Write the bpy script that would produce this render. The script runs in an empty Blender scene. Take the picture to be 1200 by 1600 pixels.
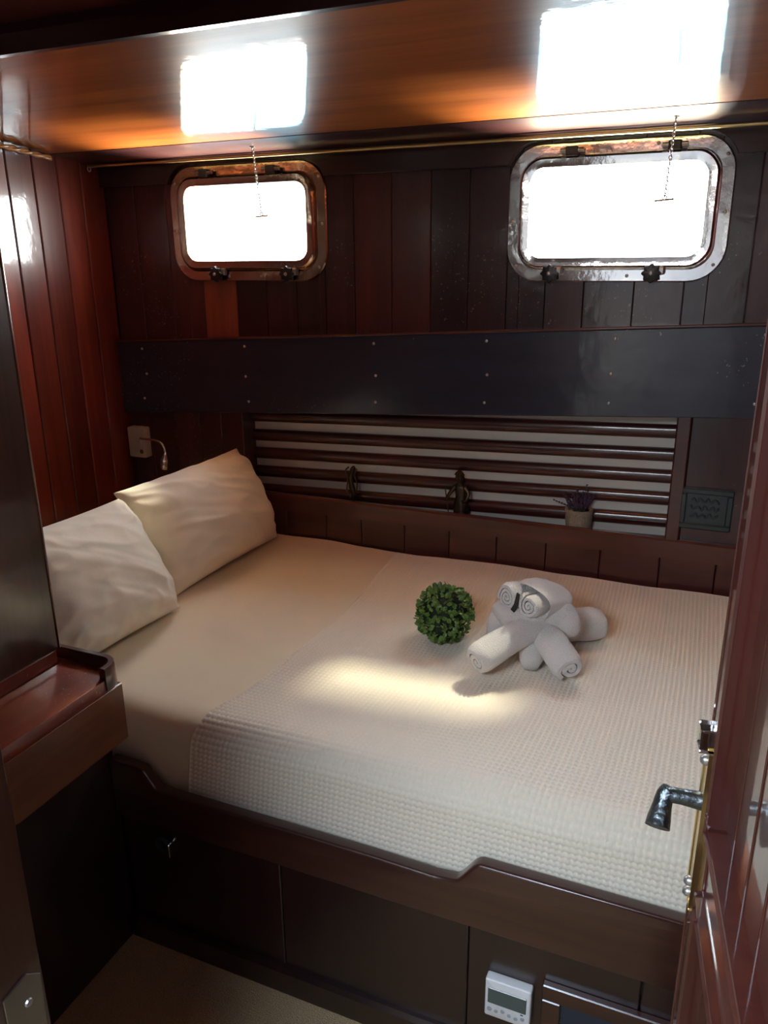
import bpy, bmesh, math, random
from mathutils import Vector, Matrix, noise
random.seed(7)
C = bpy.context.scene.collection
SC = bpy.context.scene
# ------------------------------------------------------------------ camera
F_PX = 1220.0
def cam_axes(yaw, pitch, roll):
    yaw, pitch, roll = (math.radians(a) for a in (yaw, pitch, roll))
    fw = Vector((-math.sin(yaw)*math.cos(pitch), math.cos(yaw)*math.cos(pitch), math.sin(pitch)))
    r = Vector((math.cos(yaw), math.sin(yaw), 0)); d = fw.cross(r)
    c, s = math.cos(roll), math.sin(roll)
    return c*r + s*d, -s*r + c*d, fw
RX, RD, RF = cam_axes(23.0, -17.75, 0.47)
CAM = Vector((0, 0, 1.5))
cd = bpy.data.cameras.new('camera'); cam = bpy.data.objects.new('camera', cd); C.objects.link(cam)
cd.sensor_fit = 'VERTICAL'; cd.sensor_height = 36.0; cd.lens = F_PX/1600*36.0; cd.clip_start = 0.02
cam.matrix_world = Matrix(((RX.x, -RD.x, -RF.x, CAM.x), (RX.y, -RD.y, -RF.y, CAM.y), (RX.z, -RD.z, -RF.z, CAM.z), (0, 0, 0, 1)))
SC.camera = cam
# ------------------------------------------------------------------ world, sun, exposure
SC.view_settings.view_transform = 'Standard'; SC.view_settings.look = 'None'
SC.view_settings.gamma = 1.0; SC.view_settings.use_curve_mapping = False
SC.view_settings.exposure = 0.88
SC.cycles.max_bounces = 10; SC.cycles.diffuse_bounces = 6; SC.cycles.glossy_bounces = 6; SC.cycles.transparent_max_bounces = 12
SC.cycles.sample_clamp_indirect = 6.0
w = bpy.data.worlds.new('sky'); SC.world = w; w.use_nodes = True
WORLD_STRENGTH = 20.0
nt = w.node_tree; bg = nt.nodes['Background']; bg.inputs[1].default_value = WORLD_STRENGTH
tc = nt.nodes.new('ShaderNodeTexCoord'); sx = nt.nodes.new('ShaderNodeSeparateXYZ'); rp = nt.nodes.new('ShaderNodeValToRGB')
mr = nt.nodes.new('ShaderNodeMapRange'); mr.inputs[1].default_value = -1; mr.inputs[2].default_value = 1
nt.links.new(tc.outputs['Generated'], sx.inputs[0]); nt.links.new(sx.outputs[2], mr.inputs[0]); nt.links.new(mr.outputs[0], rp.inputs[0])
el = rp.color_ramp.elements
el[0].position = 0.36; el[0].color = (0.09, 0.16, 0.20, 1)      # sunlit water below
el[1].position = 1.0; el[1].color = (0.50, 0.72, 1.0, 1)
e = el.new(0.385); e.color = (0.93, 0.96, 0.96, 1)
e = el.new(0.47); e.color = (0.98, 1.0, 0.99, 1)
e = el.new(0.53); e.color = (1.0, 0.99, 0.96, 1)
nt.links.new(rp.outputs[0], bg.inputs[0])
SUN_DIR = Vector((-0.26, -0.82, -1.02)).normalized()
def sun(name, d, strength, angle, col):
    l = bpy.data.lights.new(name, 'SUN'); l.energy = strength; l.angle = math.radians(angle); l.color = col
    o = bpy.data.objects.new(name, l); C.objects.link(o); o.rotation_euler = d.to_track_quat('-Z', 'Y').to_euler(); o.location = (-0.5, 5, 4)
sun('sun', SUN_DIR, 3.6, 5, (1.0, 0.90, 0.66))
sun('sun_glint_off_water', Vector((SUN_DIR.x, SUN_DIR.y, -SUN_DIR.z)), 112.0, 46, (1.0, 0.86, 0.62))
def portal(name, loc, d, sx_, sy_):
    l = bpy.data.lights.new(name, 'AREA'); l.shape = 'RECTANGLE'; l.size = sx_; l.size_y = sy_; l.cycles.is_portal = True
    o = bpy.data.objects.new(name, l); C.objects.link(o); o.location = loc; o.rotation_euler = Vector(d).to_track_quat('-Z', 'Y').to_euler()
WIN = [(-1.406, 1.6185), (-0.2905, 1.6185)]      # porthole centres on the hull side (x, z)
for cx, cz in WIN: portal('porthole_portal', (cx, 2.31, cz), (0, -1, 0), 0.52, 0.30)
portal('added_hatch_portal', (-0.60, -0.60, 1.975), (0, 0, -1), 0.82, 0.72)  # samples the sky through the unseen opening added over the passage

# ------------------------------------------------------------------ helpers
ORG = {}
def tag(o, label=None, cat=None, group=None, kind=None):
    if label: o['label'] = label
    if cat: o['category'] = cat
    if group: o['group'] = group
    if kind: o['kind'] = kind
    return o
def empty(name, loc, label=None, cat=None, group=None, kind=None):
    o = bpy.data.objects.new(name, None); C.objects.link(o); o.location = loc; o.empty_display_size = 0.05
    ORG[o.name] = Vector(loc); return tag(o, label, cat, group, kind)
def mesh_from(bm, name, org):
    if org.length > 0: bmesh.ops.translate(bm, verts=bm.verts, vec=-org)
    me = bpy.data.meshes.new(name); bm.to_mesh(me); bm.free(); return me
def obj(name, bm, mat, parent=None, loc=None, smooth=False, **kw):
    org = ORG[parent.name] if parent is not None else Vector(loc or (0, 0, 0))
    bmesh.ops.recalc_face_normals(bm, faces=bm.faces)
    me = mesh_from(bm, name, org); me.materials.append(M[mat] if isinstance(mat, str) else mat)
    if smooth is True: me.shade_smooth()
    elif smooth: me.set_sharp_from_angle(angle=math.radians(smooth)) if False else shade_angle(me, smooth)
    o = bpy.data.objects.new(name, me); C.objects.link(o)
    if parent is not None: o.parent = parent
    else: o.location = org
    ORG[o.name] = org
    return tag(o, **kw)
def shade_angle(me, a):
    me.shade_smooth(); me.set_sharp_from_angle(angle=math.radians(a))
def inst(name, me, parent, p, rot=None, scale=None):
    o = bpy.data.objects.new(name, me); C.objects.link(o); o.parent = parent; o.location = Vector(p) - ORG[parent.name]
    if rot: o.rotation_euler = rot
    if scale: o.scale = scale
    ORG[o.name] = Vector(p); return o
def NB(): return bmesh.new()
def box(bm, x0, x1, y0, y1, z0, z1, b=0.0, seg=1):
    t = bmesh.new() if b else bm
    r = bmesh.ops.create_cube(t, size=1.0)
    for v in r['verts']:
        v.co = Vector(((x0+x1)/2 + v.co.x*(x1-x0), (y0+y1)/2 + v.co.y*(y1-y0), (z0+z1)/2 + v.co.z*(z1-z0)))
    if b:
        bmesh.ops.bevel(t, geom=t.edges[:], offset=b, segments=seg, affect='EDGES', profile=0.5)
        join(bm, t)
    return bm
def join(bm, t):
    me = bpy.data.meshes.new('tmp'); t.to_mesh(me); t.free(); bm.from_mesh(me); bpy.data.meshes.remove(me)
def bx(*a, **k): return box(NB(), *a, **k)
def loft(bm, loops, closed=True, cap0=False, cap1=False):
    vs = [[bm.verts.new(p) for p in lp] for lp in loops]
    n = len(vs[0])
    for a, b in zip(vs, vs[1:]):
        for i in range(n if closed else n-1):
            j = (i+1) % n
            bm.faces.new((a[i], a[j], b[j], b[i]))
    if cap0: bm.faces.new(vs[0][::-1])
    if cap1: bm.faces.new(vs[-1])
    return bm
def frame_at(d):
    d = d.normalized(); up = Vector((0, 0, 1)) if abs(d.z) < 0.9 else Vector((1, 0, 0))
    a = d.cross(up).normalized(); return a, a.cross(d).normalized()
def tube(bm, pts, rad, n=10, caps=True, flat=1.0):
    pts = [Vector(p) for p in pts]
    rad = rad if isinstance(rad, (list, tuple)) else [rad]*len(pts)
    loops = []; a = None
    for i, p in enumerate(pts):
        d = (pts[min(i+1, len(pts)-1)] - pts[max(i-1, 0)]).normalized()
        if a is None: a, b = frame_at(d)
        else:
            a = (a - d*a.dot(d)).normalized(); b = a.cross(d).normalized()
        loops.append([p + (a*math.cos(t) + b*math.sin(t)*flat)*rad[i] for t in [2*math.pi*k/n for k in range(n)]])
    return loft(bm, loops, True, caps, caps)
def smooth_path(pts, k=6):
    pts = [Vector(p) for p in pts]; out = []
    for i in range(len(pts)-1):
        p0 = pts[max(i-1, 0)]; p1 = pts[i]; p2 = pts[i+1]; p3 = pts[min(i+2, len(pts)-1)]
        for j in range(k):
            t = j/k
            out.append(0.5*((2*p1) + (p2-p0)*t + (2*p0-5*p1+4*p2-p3)*t*t + (3*p1-p0-3*p2+p3)*t**3))
    out.append(pts[-1]); return out
def lerp_list(vals, n):
    out = []
    for i in range(n):
        t = i/(n-1)*(len(vals)-1); k = min(int(t), len(vals)-2); out.append(vals[k] + (vals[k+1]-vals[k])*(t-k))
    return out
def lathe(bm, prof, c, n=20, axis='z'):
    loops = []
    for r, h in prof:
        lp = []
        for k in range(n):
            t = 2*math.pi*k/n
            u, v = r*math.cos(t), r*math.sin(t)
            lp.append(Vector(c) + (Vector((u, v, h)) if axis == 'z' else Vector((u, -h, v)) if axis == 'y' else Vector((h, u, v))))
        loops.append(lp)
    return loft(bm, loops, True, True, True)
def prism(bm, poly, axis, a, b, bev=0.0, seg=2):
    """poly of (u,v): axis 'y' -> (x,z) from y=a to b; 'x' -> (y,z); 'z' -> (x,y)"""
    t = bmesh.new() if bev else bm
    f = {'y': lambda u, v, h: (u, h, v), 'x': lambda u, v, h: (h, u, v), 'z': lambda u, v, h: (u, v, h)}[axis]
    A = [t.verts.new(f(u, v, a)) for u, v in poly]; B = [t.verts.new(f(u, v, b)) for u, v in poly]
    n = len(poly)
    for i in range(n): t.faces.new((A[i], A[(i+1) % n], B[(i+1) % n], B[i]))
    fa = t.faces.new(A[::-1]); fb = t.faces.new(B)
    if bev:
        bmesh.ops.recalc_face_normals(t, faces=t.faces)
        ed = list(set(fa.edges[:] + fb.edges[:]))
        bmesh.ops.bevel(t, geom=ed, offset=bev, segments=seg, affect='EDGES', profile=0.5)
        join(bm, t)
    return bm
def rrect(cx, cz, wd, ht, r, n=8):
    pts = []
    r = max(min(r, wd/2-1e-4, ht/2-1e-4), 1e-4)
    for (sx_, sz_, a0) in ((1, 1, 0), (-1, 1, 90), (-1, -1, 180), (1, -1, 270)):
        for k in range(n+1):
            a = math.radians(a0 + 90*k/n)
            pts.append((cx + sx_*(wd/2-r) + r*math.cos(a), cz + sz_*(ht/2-r) + r*math.sin(a)))
    return pts
def nz(x, y, z=0.0): return noise.noise(Vector((x, y, z)))

# ------------------------------------------------------------------ materials
M = {}
def newmat(name):
    m = bpy.data.materials.new(name); m.use_nodes = True; M[name] = m
    return m, m.node_tree, m.node_tree.nodes['Principled BSDF']
def ND(nt, t, **kw):
    n = nt.nodes.new(t)
    for k, v in kw.items(): setattr(n, k, v)
    return n
def wood(name, c1, c2, axis='z', rough=0.32, coat=1.0, coat_rough=0.05, wavy=0.03, grain=1.0, vary=0.35, spec=0.4, fleck=0.0):
    m, nt, p = newmat(name); L = nt.links.new
    tc = ND(nt, 'ShaderNodeTexCoord'); oi = ND(nt, 'ShaderNodeObjectInfo'); mp = ND(nt, 'ShaderNodeMapping')
    s = {'x': (1.2, 22, 22), 'y': (22, 1.2, 22), 'z': (22, 22, 1.2)}[axis]
    mp.inputs['Scale'].default_value = [k*grain for k in s]
    mul = ND(nt, 'ShaderNodeVectorMath', operation='SCALE'); cb = ND(nt, 'ShaderNodeCombineXYZ')
    for i in range(3): L(oi.outputs['Random'], cb.inputs[i])
    L(cb.outputs[0], mul.inputs[0]); mul.inputs['Scale'].default_value = 31.0
    L(tc.outputs['Object'], mp.inputs[0]); L(mul.outputs[0], mp.inputs['Location'])
    n1 = ND(nt, 'ShaderNodeTexNoise'); n1.inputs['Scale'].default_value = 1.0; n1.inputs['Detail'].default_value = 7; n1.inputs['Roughness'].default_value = 0.62; n1.inputs['Distortion'].default_value = 0.6
    L(mp.outputs[0], n1.inputs['Vector'])
    n2 = ND(nt, 'ShaderNodeTexNoise'); n2.inputs['Scale'].default_value = 2.2; n2.inputs['Detail'].default_value = 3
    L(tc.outputs['Object'], n2.inputs['Vector'])
    r = ND(nt, 'ShaderNodeValToRGB'); r.color_ramp.elements[0].position = 0.28; r.color_ramp.elements[1].position = 0.74
    r.color_ramp.elements[0].color = (*c1, 1); r.color_ramp.elements[1].color = (*c2, 1)
    L(n1.outputs['Fac'], r.inputs[0])
    # value per plank and slow blotches
    a1 = ND(nt, 'ShaderNodeMath', operation='MULTIPLY_ADD'); a1.inputs[1].default_value = 2*vary; a1.inputs[2].default_value = 1.0-vary
    L(oi.outputs['Random'], a1.inputs[0])
    a2 = ND(nt, 'ShaderNodeMath', operation='MULTIPLY_ADD'); a2.inputs[1].default_value = 0.7; a2.inputs[2].default_value = 0.65
    L(n2.outputs['Fac'], a2.inputs[0])
    a3 = ND(nt, 'ShaderNodeMath', operation='MULTIPLY'); L(a1.outputs[0], a3.inputs[0]); L(a2.outputs[0], a3.inputs[1])
    vm = ND(nt, 'ShaderNodeVectorMath', operation='SCALE'); L(r.outputs[0], vm.inputs[0]); L(a3.outputs[0], vm.inputs['Scale'])
    col = vm.outputs[0]
    if fleck:
        n4 = ND(nt, 'ShaderNodeTexNoise'); n4.inputs['Scale'].default_value = 140; n4.inputs['Detail'].default_value = 1
        n5 = ND(nt, 'ShaderNodeTexNoise'); n5.inputs['Scale'].default_value = 3.1; n5.inputs['Detail'].default_value = 2
        L(tc.outputs['Object'], n4.inputs[0]); L(tc.outputs['Object'], n5.inputs[0])
        g1 = ND(nt, 'ShaderNodeMath', operation='GREATER_THAN'); g1.inputs[1].default_value = 0.715; L(n4.outputs['Fac'], g1.inputs[0])
        g2 = ND(nt, 'ShaderNodeMath', operation='GREATER_THAN'); g2.inputs[1].default_value = 0.56; L(n5.outputs['Fac'], g2.inputs[0])
        g3 = ND(nt, 'ShaderNodeMath', operation='MULTIPLY'); L(g1.outputs[0], g3.inputs[0]); L(g2.outputs[0], g3.inputs[1])
        g4 = ND(nt, 'ShaderNodeMath', operation='MULTIPLY'); g4.inputs[1].default_value = fleck; L(g3.outputs[0], g4.inputs[0])
        mx = ND(nt, 'ShaderNodeMix', data_type='RGBA'); L(g4.outputs[0], mx.inputs[0]); L(col, mx.inputs[6]); mx.inputs[7].default_value = (0.32, 0.30, 0.30, 1)
        col = mx.outputs[2]
    L(col, p.inputs['Base Color'])
    p.inputs['Roughness'].default_value = rough; p.inputs['Specular IOR Level'].default_value = spec
    p.inputs['Coat Weight'].default_value = coat; p.inputs['Coat Roughness'].default_value = coat_rough; p.inputs['Coat IOR'].default_value = 1.5
    n3 = ND(nt, 'ShaderNodeTexNoise'); n3.inputs['Scale'].default_value = 9.0; n3.inputs['Detail'].default_value = 4
    L(tc.outputs['Object'], n3.inputs['Vector'])
    ad = ND(nt, 'ShaderNodeMath', operation='MULTIPLY_ADD'); ad.inputs[1].default_value = 0.12; L(n1.outputs['Fac'], ad.inputs[0]); L(n3.outputs['Fac'], ad.inputs[2])
    b = ND(nt, 'ShaderNodeBump'); b.inputs['Strength'].default_value = wavy; b.inputs['Distance'].default_value = 0.05
    L(ad.outputs[0], b.inputs['Height']); L(b.outputs[0], p.inputs['Coat Normal'])
    b2 = ND(nt, 'ShaderNodeBump'); b2.inputs['Strength'].default_value = 0.10; b2.inputs['Distance'].default_value = 0.004
    L(n1.outputs['Fac'], b2.inputs['Height']); L(b2.outputs[0], p.inputs['Normal'])
    return m
def plain(name, col, rough=0.5, metal=0.0, noise_amt=0.15, nscale=30.0, bump=0.0, coat=0.0, bscale=None, sheen=0.0, spec=0.5):
    m, nt, p = newmat(name); L = nt.links.new
    tc = ND(nt, 'ShaderNodeTexCoord'); n = ND(nt, 'ShaderNodeTexNoise'); n.inputs['Scale'].default_value = nscale; n.inputs['Detail'].default_value = 4
    L(tc.outputs['Object'], n.inputs[0])
    a = ND(nt, 'ShaderNodeMath', operation='MULTIPLY_ADD'); a.inputs[1].default_value = 2*noise_amt; a.inputs[2].default_value = 1-noise_amt; L(n.outputs['Fac'], a.inputs[0])
    v = ND(nt, 'ShaderNodeVectorMath', operation='SCALE'); v.inputs[0].default_value = col; L(a.outputs[0], v.inputs['Scale']); L(v.outputs[0], p.inputs['Base Color'])
    p.inputs['Roughness'].default_value = rough; p.inputs['Metallic'].default_value = metal; p.inputs['Coat Weight'].default_value = coat
    p.inputs['Sheen Weight'].default_value = sheen; p.inputs['Specular IOR Level'].default_value = spec
    if bump:
        n2 = ND(nt, 'ShaderNodeTexNoise'); n2.inputs['Scale'].default_value = bscale or nscale; n2.inputs['Detail'].default_value = 5; L(tc.outputs['Object'], n2.inputs[0])
        b = ND(nt, 'ShaderNodeBump'); b.inputs['Strength'].default_value = bump; b.inputs['Distance'].default_value = 0.01; L(n2.outputs['Fac'], b.inputs['Height']); L(b.outputs[0], p.inputs['Normal'])
    return m
wood('wall_wood', (0.080, 0.010, 0.006), (0.165, 0.027, 0.013), 'z', vary=0.22, wavy=0.05, coat_rough=0.10)
wood('hull_wood', (0.024, 0.008, 0.010), (0.055, 0.017, 0.019), 'z', vary=0.55, wavy=0.06, coat_rough=0.12, fleck=0.35)
wood('hull_wood_red', (0.045, 0.009, 0.009), (0.090, 0.019, 0.017), 'z', vary=0.2, wavy=0.06, coat_rough=0.12)
wood('hull_wood_x', (0.024, 0.008, 0.010), (0.055, 0.017, 0.019), 'x', vary=0.2, wavy=0.05, coat_rough=0.12)
wood('ceiling_wood', (0.28, 0.062, 0.014), (0.56, 0.160, 0.034), 'x', vary=0.0, wavy=0.018, coat_rough=0.035)
wood('patch_wood', (0.15, 0.035, 0.020), (0.26, 0.075, 0.042), 'z', coat=0.4, coat_rough=0.3, vary=0.0)
wood('board_wood', (0.014, 0.016, 0.034), (0.024, 0.026, 0.052), 'x', vary=0.0, wavy=0.06, coat_rough=0.14, fleck=0.5)  # bluish veil of window glare is mixed into this base colour
wood('ledge_wood', (0.048, 0.010, 0.009), (0.095, 0.023, 0.018), 'x', vary=0.1, coat_rough=0.12)
wood('slat_wood', (0.036, 0.008, 0.008), (0.075, 0.017, 0.014), 'x', vary=0.15, coat_rough=0.12)
wood('front_wood', (0.028, 0.009, 0.007), (0.062, 0.021, 0.014), 'x', vary=0.15, coat_rough=0.22)
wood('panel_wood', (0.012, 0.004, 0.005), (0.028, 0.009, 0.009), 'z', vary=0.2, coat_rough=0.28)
wood('shelf_wood', (0.11, 0.014, 0.008), (0.22, 0.036, 0.016), 'y', vary=0.05, coat_rough=0.10, fleck=0.4)
wood('drawer_wood', (0.085, 0.024, 0.010), (0.17, 0.058, 0.022), 'y', vary=0.05, coat_rough=0.14)
wood('wardrobe_wood', (0.030, 0.010, 0.006), (0.075, 0.026, 0.012), 'z', vary=0.05, coat_rough=0.10)
wood('door_wood', (0.045, 0.009, 0.008), (0.105, 0.022, 0.015), 'z', vary=0.15, coat_rough=0.04, wavy=0.015)
wood('rope_wood', (0.30, 0.11, 0.02), (0.50, 0.20, 0.05), 'y', vary=0.05, coat_rough=0.12)
plain('carpet', (0.58, 0.39, 0.18), 0.95, noise_amt=0.5, nscale=260, bump=0.9, bscale=320, sheen=0.3, spec=0.1)
plain('white_panel', (0.62, 0.60, 0.55), 0.45, noise_amt=0.06, nscale=8)
plain('passage_panel', (0.40, 0.39, 0.38), 0.5, noise_amt=0.06, nscale=8)  # unseen wall; pale tone chosen to bounce fill and sheen into the cabin
plain('sheet', (0.80, 0.70, 0.52), 0.85, noise_amt=0.04, nscale=6, bump=0.30, bscale=6, sheen=0.2, spec=0.2)
plain('pillow_cloth', (0.82, 0.75, 0.62), 0.85, noise_amt=0.04, nscale=9, bump=0.30, bscale=9, sheen=0.2, spec=0.2)
plain('waffle', (0.80, 0.72, 0.59), 0.9, noise_amt=0.05, nscale=300, sheen=0.2, spec=0.15)
plain('towel', (0.84, 0.80, 0.76), 0.95, noise_amt=0.06, nscale=350, bump=0.8, bscale=420, sheen=0.4, spec=0.1)
plain('black_tag', (0.015, 0.016, 0.018), 0.6)
plain('chrome', (0.86, 0.86, 0.87), 0.10, 1.0, noise_amt=0.10, nscale=14, bump=0.12, bscale=22)
plain('bronze', (0.62, 0.46, 0.34), 0.14, 1.0, noise_amt=0.18, nscale=20, bump=0.18, bscale=26)
plain('steel_dark', (0.32, 0.31, 0.30), 0.3, 1.0)
plain('old_metal', (0.20, 0.24, 0.26), 0.35, 1.0, noise_amt=0.5, nscale=60, bump=0.3, bscale=90)
plain('brass', (0.75, 0.58, 0.28), 0.28, 1.0, noise_amt=0.2)
plain('screw_metal', (0.50, 0.49, 0.48), 0.35, 0.8)
plain('black_plastic', (0.012, 0.012, 0.016), 0.35)
plain('grey_plastic', (0.40, 0.40, 0.38), 0.5)
plain('white_plastic', (0.74, 0.72, 0.70), 0.35)
plain('lcd', (0.085, 0.105, 0.095), 0.2, noise_amt=0.02)
plain('button_grey', (0.35, 0.36, 0.38), 0.4)
plain('louver_dark', (0.006, 0.007, 0.012), 0.55, spec=0.25)
plain('plaque_green', (0.012, 0.030, 0.035), 0.35, coat=0.4)
plain('figure_bronze', (0.055, 0.042, 0.028), 0.38, 0.7, noise_amt=0.6, nscale=60)
plain('figure_gold', (0.10, 0.07, 0.035), 0.35, 0.8, noise_amt=0.6, nscale=60)
plain('burlap', (0.34, 0.28, 0.20), 0.95, noise_amt=0.35, nscale=180, bump=0.7, bscale=200)
plain('lavender', (0.075, 0.04, 0.085), 0.8, noise_amt=0.4, nscale=90)
plain('lavender_stem', (0.05, 0.06, 0.035), 0.8)
plain('leaf', (0.105, 0.190, 0.040), 0.35, noise_amt=0.75, nscale=60)
plain('leaf_core', (0.010, 0.020, 0.008), 0.8)
plain('soft_white', (0.55, 0.53, 0.50), 0.7)
m, nt, p = newmat('glass'); nt.nodes.remove(p); out = nt.nodes['Material Output']
tr = ND(nt, 'ShaderNodeBsdfTransparent'); tr.inputs[0].default_value = (0.93, 0.96, 0.96, 1); gl = ND(nt, 'ShaderNodeBsdfGlossy'); gl.inputs['Roughness'].default_value = 0.02
lw = ND(nt, 'ShaderNodeLayerWeight'); lw.inputs[0].default_value = 0.5
pw = ND(nt, 'ShaderNodeMath', operation='POWER'); pw.inputs[1].default_value = 4.0; nt.links.new(lw.outputs['Facing'], pw.inputs[0])
fr = ND(nt, 'ShaderNodeMath', operation='MULTIPLY_ADD'); fr.inputs[1].default_value = 0.6; fr.inputs[2].default_value = 0.03; nt.links.new(pw.outputs[0], fr.inputs[0]); mx = ND(nt, 'ShaderNodeMixShader')
nt.links.new(fr.outputs[0], mx.inputs[0]); nt.links.new(tr.outputs[0], mx.inputs[1]); nt.links.new(gl.outputs[0], mx.inputs[2]); nt.links.new(mx.outputs[0], out.inputs[0])

# ------------------------------------------------------------------ the room shell
XL, XR, YB = -1.96, 0.20, 2.24          # bulkheads and hull lining
ZC, ZU = 1.84, 1.93                     # side-deck ceiling, cabin-top ceiling
YS, YD0, YD1 = 1.276, 0.36, 0.458       # cabin-top side, doorway wall
def ceil_z(y): return 1.805 + 0.08*(2.24-y)  # the side-deck ceiling rises away from the hull
YE = 2.012                              # where the ceiling panel meets the clamp
st = dict(kind='structure')
obj('floor', bx(-2.1, 1.2, -1.5, 2.4, -0.05, 0.0), 'carpet', **st)
# hull side
HW, HH = 0.245, 0.135
def holes_boxes(bm, x0, x1, y0, y1, z0, z1, b=0.0):
    """box x0..x1, z0..z1 with the porthole openings left free"""
    xs = sorted({x0, x1, *[min(max(cx+s*HW, x0), x1) for cx, _ in WIN for s in (-1, 1)]})
    for a, c in zip(xs, xs[1:]):
        if c-a < 1e-5: continue
        mid = (a+c)/2; cut = None
        for cx, cz in WIN:
            if abs(mid-cx) < HW: cut = (cz-HH, cz+HH)
        if cut and cut[1] > z0 and cut[0] < z1:
            if cut[0] > z0: box(bm, a, c, y0, y1, z0, min(cut[0], z1), b)
            if cut[1] < z1: box(bm, a, c, y0, y1, max(cut[1], z0), z1, b)
        else: box(bm, a, c, y0, y1, z0, z1, b)
    return bm
bm = holes_boxes(NB(), -2.1, 0.35, 2.267, 2.287, 1.16, 2.1); box(bm, -2.1, 0.35, 2.332, 2.352, 0, 1.20); box(bm, -2.1, 0.35, 2.267, 2.352, 1.16, 1.20)
wb = obj('wall_back', bm, 'hull_wood', **st)
seams = [XL, -1.844, -1.716, -1.588, -1.462, -1.352, -1.242, -1.141, -1.041, -0.92, -0.798, -0.684, -0.571, -0.462, -0.357, -0.226, -0.102, 0.05, XR]
for a, c in zip(seams, seams[1:]):
    obj('plank', holes_boxes(NB(), a+0.0008, c-0.0008, YB, YB+0.025, 1.16, 1.80, 0.0015), 'hull_wood_red' if -1.05 < a < -0.80 else 'hull_wood', wb)
for a, c in zip([XL, -1.86, -1.755, -1.65, -1.56], [-1.86, -1.755, -1.65, -1.56, -1.482]):
    obj('plank', bx(a+0.0008, c-0.0008, YB, YB+0.025, 0.50, 1.10, b=0.0015), 'hull_wood', wb)
obj('plank', bx(-0.045, XR, YB+0.002, YB+0.027, 0.70, 1.14, b=0.002), 'hull_wood', wb)
lows = [-1.482, -1.32, -1.166, -1.035, -0.881, -0.728, -0.573, -0.419, -0.258, -0.09, 0.06, XR]
for a, c in zip(lows, lows[1:]):
    obj('plank', bx(a+0.001, c-0.001, YB+0.004, YB+0.03, 0.50, 0.70, b=0.002), 'ledge_wood', wb)
pp = obj('bare_patch', bx(-1.588, -1.465, YB-0.003, YB+0.01, 1.24, 1.50, b=0.001), 'patch_wood', wb, label='lighter bare wood patch below the porthole')
def arc_notch(cx, cz, wd, ht, r, zb):
    """outline of the header's lower edge over a porthole, left to right"""
    pts = []; hw = wd/2; zt = cz+ht/2
    a0 = math.asin(max(-1, min(1, (zb-(zt-r))/r)))
    for k in range(9):
        a = a0 + (math.pi/2-a0)*k/8
        pts.append((cx-hw+r-r*math.cos(a), zt-r+r*math.sin(a)))
    return pts + [(2*cx-x, z) for x, z in pts[::-1]]
WO, HO = 0.562, 0.347
poly = [(XL, 1.8045), (XL, 1.742)]
for cx, cz in WIN: poly += arc_notch(cx, cz, WO+0.012, HO+0.012, 0.09, 1.742)
poly += [(XR, 1.742), (XR, 1.8045)]
obj('header_board', prism(NB(), poly, 'y', 2.214, YB+0.001, 0.003), 'hull_wood_x', wb)
# dark board over the slats
def zt_b(x): return 1.240 + 0.050*(x+1.93)
def zb_b(x): return 0.993 + 0.0555*(x+1.93)
hb = obj('lining_board', prism(NB(), [(XL, zb_b(XL)), (XR, zb_b(XR)), (XR, zt_b(XR)), (XL, zt_b(XL))], 'y', 2.216, 2.241, 0.003), 'board_wood', wb)
obj('cap_strip', prism(NB(), [(XL, zt_b(XL)), (XR, zt_b(XR)), (XR, zt_b(XR)+0.007), (XL, zt_b(XL)+0.007)], 'y', 2.206, 2.241, 0.002), 'ledge_wood', hb)
sm = NB(); lathe(sm, [(0.0045, 0), (0.0045, 0.001), (0.0036, 0.0022), (0.001, 0.0024)], (0, 0, 0), 10, 'y')
screw_me = bpy.data.meshes.new('screw'); sm.to_mesh(screw_me); sm.free(); screw_me.materials.append(M['screw_metal']); screw_me.shade_smooth()
for x, off in ((-1.43, -.005), (-0.965, .0), (-0.612, .0), (-0.259, .0), (0.105, 0)):
    for fz in (0.90, 0.50, 0.16):
        inst('screw', screw_me, hb, (x+random.uniform(-.006, .006), 2.216, zb_b(x) + (zt_b(x)-zb_b(x))*fz))
for x, fz in ((-1.85, .9), (-1.84, .55), (-1.86, .2)): inst('screw', screw_me, hb, (x, 2.216, zb_b(x) + (zt_b(x)-zb_b(x))*fz))
# slatted ventilation panel and shelf
sp = obj('slat_panel', bx(-1.482, -0.075, 2.315, 2.33, 0.66, 1.13), 'white_panel', wb)
SL = 0.0333
def slat(zc, h=0.040):
    bm = NB(); prof = [(-h/2, 2.316), (-h/2, 2.311)] + [(-h/2*math.cos(t), 2.309-0.013*math.sin(t)) for t in [math.pi*k/8 for k in range(9)]] + [(h/2, 2.311), (h/2, 2.316)]
    loops = []
    for x in (-1.479, -0.079): loops.append([Vector((x, y, zc + SL*(x+0.08) + dz)) for dz, y in prof])
    return loft(bm, loops, True, True, True)
for zc in (1.107, 1.0395, 0.972, 0.908, 0.842, 0.775, 0.708):
    obj('slat', slat(zc), 'slat_wood', sp, smooth=50)
obj('panel_post', bx(-0.083, -0.045, 2.225, 2.33, 0.70, 1.115, b=0.004), 'slat_wood', sp)
obj('panel_post', bx(-1.486, -1.472, 2.238, 2.33, 0.66, 1.06, b=0.002), 'slat_wood', sp)
lg = obj('ledge', bx(-1.486, -0.045, 2.245, 2.318, 0.705, 0.722, b=0.002), 'ledge_wood', wb)
obj('ledge_rail', prism(NB(), [(2.222, 0.690), (2.222, 0.742), (2.227, 0.748), (2.240, 0.748), (2.245, 0.742), (2.245, 0.690)], 'x', -1.49, XR, 0.001), 'ledge_wood', lg)
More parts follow.
